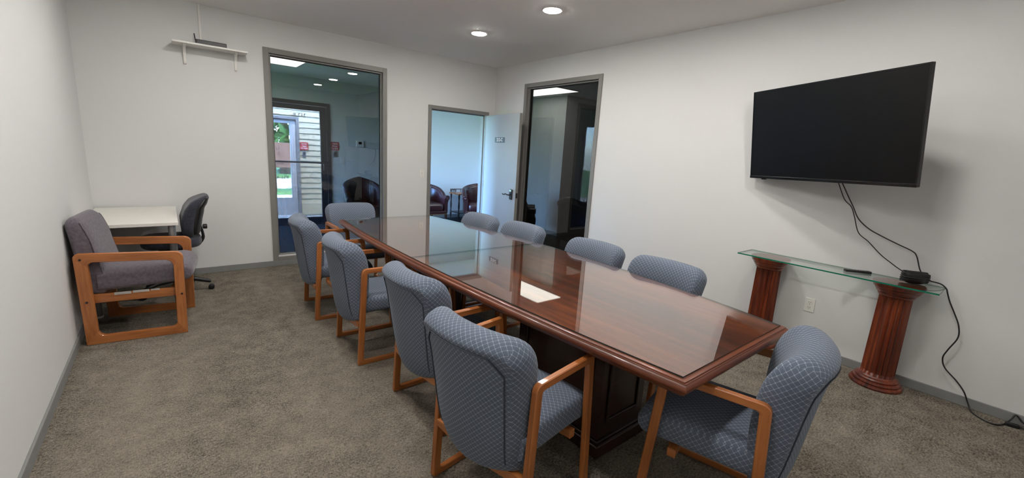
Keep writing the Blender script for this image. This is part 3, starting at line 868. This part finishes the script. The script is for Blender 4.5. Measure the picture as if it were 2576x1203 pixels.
# grey lounge armchair by the left wall
def lounge():
    e = tag(empty('lounge_armchair', (-4.246, -1.35, 0), math.radians(-7)), 'mauve-grey upholstered armchair with wide oak arm frames against the left wall', 'chair')
    for s in (-1, 1):
        frame_pieces([(-.285, 0), (.275, 0), (.288, .632), (-.295, .652)], .062, .036, ([.004, .004, .045, .03], [.04, .04, .05, .03]), s*.285, e, 'oakwide', ('runner', 'leg', 'armrest'), nseg=6, woff=[.058, .058, .06, .068])
        for (x, z) in ((-.255, .31), (.262, .31), (-.26, .61)):
            MB().lathe([(.008, 0), (.007, .003)], 10).build('bolt', 'darkwood', e, loc=(x, s*.303, z), rot=(-s*PI/2, 0, 0))
    # rails
    for s in (-1, 1): MB().box((-.24, s*.24-.014, .285), (.25, s*.24+.014, .345)).build('seat_rail', 'oakwide', e, bevel=.003)
    MB().box((.19, -.226, .29), (.216, .226, .345)).build('cross_rail', 'oakwide', e, bevel=.003)
    MB().box((-.216, -.226, .29), (-.19, .226, .345)).build('cross_rail', 'oakwide', e, bevel=.003)
    MB().box((-.12, -.258, .334), (-.03, -.2545, .352)).box((-.02, -.258, .338), (.07, -.2545, .354)).box((.08, -.258, .342), (.13, -.2545, .354)).build('torn_lining', 'lining', e)
    x0, x1 = -.20, .335
    def ring(x):
        d1 = x1-x
        h = max(.003, .075*math.sqrt(max(0, 1-(1-min(1, d1/.09))**2)))
        zc = .432+.03*(x-x0)/(x1-x0)-.01*max(0, 1-d1/.1)
        return [(x, a, zc+b+(.012*(1-(a/.25)**2) if b > 0 else 0)) for a, b in superring(40, rcorner(.255, .06, max(0, d1)), h, .25, .5)]
    xs = [x0+.0, x0+.02]+[x0+.02+(x1-x0-.12)*k/8 for k in range(1, 9)]+[x1-.075, x1-.05, x1-.03, x1-.016, x1-.006, x1-.001]
    MB().rings([ring(x) for x in xs]).build('seat', 'greycloth', e, smooth=True, angle=80)
    z0, z1 = .335, .885
    def cx(z): return lerp([(.33, -.225), (.5, -.24), (.7, -.275), (.885, -.315)], z)*.93
    def hw(z): return min(rcorner(.243, .07, z1-z), rcorner(.243, .05, z-z0))
    def ht(z):
        t = lerp([(.33, .06), (.5, .07), (.7, .066), (.885, .05)], z); a = min(1, (z1-z)/.07); b = min(1, (z-z0)/.05)
        return max(.004, t*math.sqrt(max(0, 1-(1-a)**2))*math.sqrt(max(0, 1-(1-b)**2)))
    zs = [z0+.001, z0+.006, z0+.016, z0+.03, z0+.05]+[z0+.05+(z1-z0-.12)*k/12 for k in range(1, 12)]+[z1-.07, z1-.05, z1-.034, z1-.02, z1-.009, z1-.002]
    bk = MB().rings(back_rings(zs, cx, ht, hw, .0, ex=.26, ey=.45)).build('backrest', 'greycloth', e, smooth=True, angle=80)
    for s in (-1, 1):
        P = [(cx(z)+ht(z)*.78, s*(hw(z)*.985), z) for z in zs[3:-3]]
        MB().sweep(P, .004, 6).build('seam', 'greycloth', bk, smooth=True)
lounge()

# small white desk
def desk():
    e = tag(empty('desk', (-4.3, -.58, 0)), 'small white laminate desk with grey tube legs in the left corner', 'desk')
    MB().box((-.295, -.488, .722), (.30, .545, .75)).build('desktop', 'whitelam', e, bevel=.003)
    for sx in (-1, 1):
        for sy in (-1, 1):
            x, y = sx*.255, sy*.445
            lg = MB().lathe([(.026, .01), (.026, .722)], 20, (x, y)).build('leg', 'steel', e, smooth=True)
            MB().lathe([(.03, 0), (.03, .012), (.026, .014)], 20, (x, y)).build('foot', 'white', lg, smooth=True)
    MB().box((-.255, .485, .64), (.255, .505, .70)).build('apron', 'steel', e)
    MB().box((-.265, -.49, .66), (-.245, .49, .70)).build('apron', 'steel', e)
desk()

# task chair
def task_chair():
    e = tag(empty('task_chair', (-4.055, -.58, 0), PI), 'charcoal fabric swivel chair with curved back pulled up to the white desk', 'chair')
    z0, z1 = .535, .93
    def cx(z): return lerp([(.47, -.165), (.58, -.15), (.70, -.158), (.80, -.185), (.87, -.225), (.93, -.285)], z)
    def hw(z): return min(rcorner(.225, .13, z1-z), rcorner(.215, .12, z-z0))
    def ht(z):
        t = lerp([(.53, .05), (.60, .066), (.72, .075), (.85, .066), (.93, .045)], z); a = min(1, (z1-z)/.06); b = min(1, (z-z0)/.06)
        return max(.004, t*math.sqrt(max(0, 1-(1-a)**2))*math.sqrt(max(0, 1-(1-b)**2)))
    zs = [z0+.001, z0+.008, z0+.02, z0+.04, z0+.06]+[z0+.06+(z1-z0-.12)*k/12 for k in range(1, 12)]+[z1-.06, z1-.04, z1-.025, z1-.012, z1-.004, z1-.0005]
    bk = MB().rings(back_rings(zs, cx, ht, hw, .05, ex=.5, ey=.7)).build('backrest', 'blackcloth', e, smooth=True, angle=80)
    def ht2(z): return ht(z)*.4
    R = back_rings([z for z in zs if .56 < z < .91], lambda z: cx(z)-ht(z)*.75, ht2, lambda z: hw(z)*.94, .05, ex=.5, ey=.7)
    MB().rings(R).build('back_shell', 'blackplastic', bk, smooth=True, angle=80)
    for s in (-1, 1):
        P = smoothpath([(-.22, s*.035, .64), (-.235, s*.035, .57), (-.235, s*.035, .51), (-.19, s*.035, .455), (-.10, s*.035, .435), (0, s*.03, .435)], 5)
        MB().sweep(P, .011, 8).build('back_bar', 'blackplastic', e, smooth=True)
    MB().lathe([(.012, 0), (.022, .004), (.024, .03), (.018, .036)], 14).build('knob', 'blackplastic', e, loc=(-.24, 0, .62), rot=(0, -PI/2, 0))
    R = []
    for z, k in ((.455, .80), (.46, .92), (.475, .985), (.50, 1.), (.525, .985), (.54, .93), (.548, .78), (.55, .5)):
        R.append([(a, b, z) for a, b in superring(40, .225*k, .23*k, .62, .62)])
    MB().rings(R).build('seat', 'blackcloth', e, smooth=True, angle=80)
    MB().box((-.10, -.09, .415), (.10, .09, .457)).build('mechanism', 'blackplastic', e, bevel=.01)
    MB().lathe([(.028, .10), (.028, .26), (.018, .262), (.018, .41)], 18).build('gas_column', 'blackplastic', e, smooth=True)
    for k in range(5):
        a = math.radians(-8+72*k)+PI
        c, s = math.cos(a), math.sin(a)
        lg = MB().sweep([(.02*c, .02*s, .125), (.15*c, .15*s, .118), (.255*c, .255*s, .085), (.272*c, .272*s, .078)], .02, 8, rv=[.028, .024, .018, .014]).build('base_arm', 'blackplastic', e, smooth=True)
        ca = MB()
        for d in (-.014, .014):
            R = []
            for q, rr in ((-.009, .02), (-.006, .025), (.006, .025), (.009, .02)):
                R.append([((.272*c)+(d+q)*-s+rr*math.cos(t)*c, (.272*s)+(d+q)*c+rr*math.cos(t)*s, .0255+rr*math.sin(t)) for t in [2*PI*j/16 for j in range(16)]])
            ca.rings(R)
        ca.build('caster', 'blackplastic', lg, smooth=True)
task_chair()

# ------------------------------------------------------------------ wall shelf, router, raceway
e = tag(empty('wall_shelf', (-3.605, 0, 2.325)), 'small white wall shelf on two curved brackets high on the back wall', 'shelf')
MB().box((-.305, -.20, 0), (.305, 0, .018)).build('shelf_board', 'white', e, bevel=.004)
for x in (-.212, .212):
    pr = [(0, 0), (-.16, 0), (-.16, -.012), (-.13, -.02), (-.08, -.035), (-.045, -.065), (-.03, -.10), (-.028, -.14), (-.022, -.162), (-.01, -.17), (0, -.165)]
    MB().prism(pr, x-.012, x+.012, axis='x').build('bracket', 'white', e, bevel=.003)
e = tag(empty('router', (-3.60, -.10, 2.343)), 'flat black router with a short antenna on the white wall shelf', 'router')
MB().box((-.125, -.07, 0), (.125, .06, .042)).build('case', 'blackplastic', e, bevel=.006)
MB().box((.1255, -.066, .004), (.1275, .056, .038)).build('end_label', 'white', e)
MB().sweep([(-.118, .05, .02), (-.128, .055, .11)], .007, 8, flat=.6).build('antenna', 'blackplastic', e)
MB().sweep(smoothpath([(-.06, .06, .03), (-.05, .075, .048), (-.02, .07, .045), (0, .062, .03)], 5), .003, 6).build('cable', 'blackplastic', e)
MB().sweep(smoothpath([(.01, .06, .03), (.015, .075, .045), (.03, .062, .03)], 5), .003, 6).build('cable', 'blackplastic', e)
o = MB().box((-3.684, -.012, 2.4), (-3.664, 0, H)).build('cable_raceway', 'white', bevel=.003)
tag(o, 'thin white cable raceway running up the wall above the router', 'raceway')

# ------------------------------------------------------------------ television
def tv():
    c = Vector((-.356, -4.475, 1.759)); th, ti, ro = .39, .134, .021
    n = Vector((-math.cos(th)*math.cos(ti), math.sin(th)*math.cos(ti), -math.sin(ti)))
    r = Vector((-math.sin(th), -math.cos(th), 0)); u = r.cross(-n)
    if u.z < 0: u = -u
    r2 = math.cos(ro)*r+math.sin(ro)*u; u2 = -math.sin(ro)*r+math.cos(ro)*u
    e = empty('television'); m = Matrix((r2, -n, u2)).transposed().to_4x4(); m.translation = c; e.matrix_world = m
    tag(e, 'large black flat-screen television tilted out from the right wall', 'television')
    w_, h = .615, .355
    MB().box((-w_, 0.002, -h), (w_, .028, h)).build('body', 'blackplastic', e, bevel=.003)
    MB().box((-w_*.75, .028, -h*.8), (w_*.75, .06, h*.35)).build('rear_housing', 'blackplastic', e, bevel=.01)
    b = .009
    MB().box((-w_, -.002, -h+.022), (-w_+b, .002, h)).box((w_-b, -.002, -h+.022), (w_, .002, h)).box((-w_+b, -.002, h-b), (w_-b, .002, h)).build('bezel', 'blackgloss', e)
    MB().box((-w_, -.006, -h), (w_, .002, -h+.022)).build('lower_bezel', 'blackgloss', e, bevel=.002)
    MB().box((-w_+b, -.0005, -h+.022), (w_-b, .0015, h-b)).build('screen', 'screen', e)
    MB().box((-.5, .0, -h-.008), (-.46, .012, -h)).build('ir_window', 'blackgloss', e)
    MB().box((-.12, .06, -.12), (.12, .075, .12)).build('mount_plate', 'blackplastic', e)
    e2 = tag(empty('tv_mount', (0, -4.47, 1.74)), 'black articulated wall arm behind the television', 'wall mount')
    MB().box((-.02, -.12, -.16), (0, .12, .16)).build('wall_plate', 'blackplastic', e2)
    for z in (-.05, .05):
        MB().sweep([(-.02, 0, z), (-.15, .1, z), (-.248, .035, z)], .014, 8).build('arm', 'blackplastic', e2)
tv()

# ------------------------------------------------------------------ glass console on two columns
def console():
    e = tag(empty('console_table', (-.155, -4.64, 0)), 'narrow glass console on two fluted red-brown wooden columns by the right wall', 'console')
    MB().box((-.145, -.62, .757), (.143, .62, .767)).build('glass_top', ['greenglass', 'edgegreen'], e)
    g = [c for c in e.children if c.name.startswith('glass_top')][0]
    for p in g.data.polygons:
        if abs(p.normal.z) < .5: p.material_index = 1
    for y in (.41, -.405):
        base = [(.150, 0), (.152, .012), (.148, .022), (.136, .026), (.138, .036), (.134, .046), (.122, .05), (.124, .058), (.118, .068), (.104, .072), (.098, .08)]
        shaft = [(.096, .08), (.096, .1)]+[(.096-.006*k/8, .1+.555*k/8) for k in range(9)]+[(.090, .665)]
        cap = [(.091, .662), (.098, .666), (.102, .677), (.098, .683), (.112, .69), (.116, .70), (.122, .706), (.124, .716), (.132, .722), (.137, .732), (.138, .742), (.143, .746), (.143, .757)]
        col = MB().lathe(shaft, 160, (0, y), flutes=(20, .099, .656, .012)).build('column_shaft', 'cherry', e, smooth=True, angle=60)
        MB().lathe(base, 48, (0, y)).build('column_base', 'cherry', col, smooth=True, angle=25)
        MB().lathe(cap, 48, (0, y)).build('capital', 'cherry', col, smooth=True, angle=25)
console()
e = tag(empty('remote_control', (-.11, -4.80, .767), math.radians(-50)), 'slim black remote control lying on the glass console', 'remote')
MB().box((-.085, -.02, 0), (.085, .02, .016)).build('case', 'blackplastic', e, bevel=.005)
mb = MB()
for i in range(7):
    for j in range(3): mb.box((-.07+i*.018, -.012+j*.009, .016), (-.06+i*.018, -.006+j*.009, .018))
mb.build('buttons', 'steel', e)
# coiled adapter bundle and cords
def bundle():
    e = tag(empty('cable_bundle', (-.115, -5.11, .767), math.radians(-62)), 'black bundle of coiled cord on the near end of the glass console', 'cable bundle')
    R = []
    for k in range(13):
        t = k/12; x = -.07+.14*t
        s = math.sqrt(max(.02, 1-abs(2*t-1)**3.5))
        R.append([(x, .04*s*math.cos(a)*(1+.06*math.sin(3*a+5*t)), .044+.044*s*math.sin(a)) for a in [2*PI*j/18 for j in range(18)]])
    MB().rings(R).build('core', 'blackplastic', e, smooth=True)
    for i in range(7):
        P = []
        for j in range(24):
            a = 2*PI*j/24; t = math.cos(a); ph = (i-3)*.32
            P.append((.069*t, .041*math.sin(ph+PI/2-.2*t)*(.55+.45*math.sqrt(max(0, 1-t*t)))*(1 if math.sin(a) >= 0 else -1), .046+.042*math.sin(ph)*(1 if math.sin(a) > 0 else .8)))
        MB().sweep(P, .0045, 6, loop=True).build('cord_loop', 'blackplastic', e, smooth=True)
bundle()
def cord(name, pts, r, label, cat='cord'):
    o = MB().sweep(smoothpath(pts, 6), r, 8).build(name, 'blackplastic', smooth=True)
    tag(o, label, cat); return o
X = -.045
c1 = [(-4.566, 1.42), (-4.613, 1.291), (-4.666, 1.237), (-4.698, 1.166), (-4.742, 1.052), (-4.811, .996), (-4.894, .918), (-4.957, .873), (-5.006, .841)]
cord('power_cord', [(-.16, -4.55, 1.47), (-.09, -4.558, 1.43)]+[(X, y, z) for y, z in c1[1:]]+[(-.075, -5.05, .825)], .0035, 'thin dark cord hanging from the television to the bundle, lower strand')
c2 = [(-4.637, 1.308), (-4.678, 1.238), (-4.724, 1.155), (-4.794, 1.092), (-4.882, 1.048), (-4.976, 1.009), (-5.056, .977), (-5.085, .946), (-5.119, .855)]
cord('power_cord', [(-.16, -4.57, 1.47), (-.09, -4.585, 1.42)]+[(X, y, z) for y, z in c2]+[(-.05, -5.157, .815), (-.07, -5.185, .80)], .004, 'dark cord hanging from the television to the bundle, upper looped strand')
c3 = [(-5.276, .735), (-5.297, .681), (-5.333, .609), (-5.365, .536), (-5.376, .456), (-5.347, .359), (-5.334, .296), (-5.356, .232), (-5.421, .169), (-5.468, .112)]
cord('extension_cord', [(-.08, -5.185, .80), (-.055, -5.235, .79), (-.05, -5.265, .765)]+[(X, y, z) for y, z in c3]+[(-.05, -5.50, .045), (-.085, -5.53, .006), (-.15, -5.593, .006), (-.14, -5.643, .006), (-.075, -5.672, .008), (-.035, -5.69, .03), (-.022, -5.705, .062), (-.03, -5.74, .03), (-.05, -5.80, .007), (-.05, -5.9, .007)], .0042, 'long dark cord winding down the right wall from the console to the floor')
e = tag(empty('cord_plug', (-.075, -5.70, .0), math.radians(-75)), 'black cord connector lying on the carpet by the right baseboard', 'plug')
MB().box((-.03, -.014, 0), (.03, .014, .022)).build('connector', 'blackplastic', e, bevel=.005)
MB().sweep(smoothpath([(.03, 0, .011), (.09, -.01, .006), (.2, .01, .006)], 5), .0045, 8).build('tail', 'blackplastic', e)

# ------------------------------------------------------------------ lobby furniture
def leather_chair(mat, zb):
    e = empty('leather_armchair')
    # U path: front-left arm -> back -> front-right arm (faces +x)
    path = []
    for k in range(8): path.append((.27-.32*k/7, -.27))
    for k in range(1, 14):
        a = -PI/2-PI*k/14
        path.append((-.05+.25*math.cos(a), .27*math.sin(a)))
    for k in range(8): path.append((-.05+.32*k/7, .27))
    m = len(path)
    def top(i):
        t = abs(i/(m-1)*2-1)       # 1 at the arm fronts, 0 at the back middle
        return .58+(zb-.58)*(max(0, 1-t/.78))**.6 if t < .78 else .58
    R = []; roll = []
    for i, (x, y) in enumerate(path):
        a = path[max(i-1, 0)]; b = path[min(i+1, m-1)]
        t = Vector((b[0]-a[0], b[1]-a[1])).normalized(); nn = Vector((t.y, -t.x))   # outward
        if nn.dot(Vector((x+.02, y))) < 0: nn = -nn
        zt = top(i); ring = []
        for d, z in ((-.045, .30), (-.05, .42), (-.045, zt-.05), (-.02, zt-.01), (.01, zt), (.035, zt-.02), (.045, zt-.07), (.03, .45), (.03, .26), (-.03, .26)):
            ring.append((x+nn.x*d, y+nn.y*d, z))
        R.append(ring); roll.append((x+nn.x*.02, y+nn.y*.02, zt-.025))
    sh = MB().rings(R).build('tub_back', mat, e, smooth=True, angle=60)
    MB().sweep(roll, .045, 10).build('rolled_edge', mat, sh, smooth=True)
    for s in (-1, 1):
        MB().lathe([(.05, 0), (.048, .008), (.03, .012), (.012, .006), (.001, .014)], 20).build('arm_scroll', mat, sh, loc=(.272, s*.29, .555), rot=(0, PI/2, 0))
    R = []
    for z, k in ((.30, .96), (.32, 1.), (.39, 1.), (.425, .97), (.445, .85), (.452, .5)):
        R.append([(.055+a, b, z) for a, b in superring(36, .245*k, .225*k, .4, .3)])
    MB().rings(R).build('seat_cushion', mat, e, smooth=True, angle=70)
    MB().box((-.2, -.26, .235), (.29, .26, .30)).build('seat_rail', mat, e, bevel=.01)
    MB().box((.288, -.275, .232), (.296, .275, .242)).build('nail_trim', 'brass', e)
    for (x, y) in ((.265, -.26), (.265, .26), (-.22, -.2), (-.22, .2)):
        MB().prism([(x-.022, y-.022), (x+.022, y-.022), (x+.022, y+.022), (x-.022, y+.022)], 0, .26).build('leg', 'darkwood', e, bevel=.004)
    for r_ in range(3):
        for k in range(5):
            a = PI+(k-2)*.42+(0.21 if r_ % 2 else 0)
            if r_ % 2 and k == 4: continue
            x, y = -.05+.205*math.cos(a), .225*math.sin(a)
            MB().lathe([(.014, 0), (.011, .006), (.002, .008)], 10).build('button', mat, sh, loc=(x, y, .52+r_*.1), rot=(0, PI/2, a+PI))
    return e
lc = leather_chair('leather', .80)
lc.location = (-.07, 2.0, 0); lc.rotation_euler = (0, 0, -PI/2)
tag(lc, 'burgundy leather tub chair at the left edge of the open doorway', 'chair', 'leather lobby chairs')
o = copy_tree(lc); o.location = (.93, 1.72, 0); o.rotation_euler = (0, 0, math.radians(-118))
tag(o, 'burgundy leather tub chair in front of the side table seen through the doorway', 'chair', 'leather lobby chairs')
ld = leather_chair('leatherdark', .90)
ld.location = (-1.40, 1.85, 0); ld.rotation_euler = (0, 0, math.radians(-96))
tag(ld, 'dark tufted leather chair behind the left window under the thermostat', 'chair', 'leather lobby chairs')
o = copy_tree(ld); o.location = (.72, .12, 0); o.rotation_euler = (0, 0, math.radians(-40))
tag(o, 'dark leather chair low at the left edge of the right window', 'chair', 'leather lobby chairs')
o = copy_tree(ld); o.location = (.80, -1.22, 0); o.rotation_euler = (0, 0, math.radians(10))
tag(o, 'dark round-backed leather chair low at the right of the right window', 'chair', 'leather lobby chairs')
def side_table():
    e = tag(empty('side_table', (.96, 2.36, 0)), 'small wooden side table with a low gallery rail between the leather chairs', 'table')
    MB().box((-.22, -.2, .555), (.22, .2, .578)).build('table_top', 'oakwide', e, bevel=.004)
    MB().box((-.19, -.17, .15), (.19, .17, .168)).build('shelf', 'darkwood', e, bevel=.003)
    for sx in (-1, 1):
        for sy in (-1, 1):
            pr = [(.014, 0), (.012, .04), (.02, .10), (.018, .15), (.018, .17), (.012, .2), (.02, .30), (.012, .42), (.02, .5), (.02, .555)]
            MB().lathe(pr, 14, (sx*.185, sy*.165)).build('leg', 'darkwood', e, smooth=True)
    for sx, a, b in ((0, (-.2, .18), (.2, .18)), (1, (-.2, -.02), (-.2, .18)), (2, (.2, -.02), (.2, .18)), (3, (-.06, -.18), (.2, -.18))):
        g = MB().sweep([(*a, .645), (*b, .645)], .009, 8).build('gallery_rail', 'darkwood', e)
        for t in (.05, .35, .65, .95):
            x, y = a[0]+(b[0]-a[0])*t, a[1]+(b[1]-a[1])*t
            MB().lathe([(.007, .578), (.005, .6), (.009, .615), (.005, .638)], 8, (x, y)).build('spindle', 'darkwood', g)
side_table()
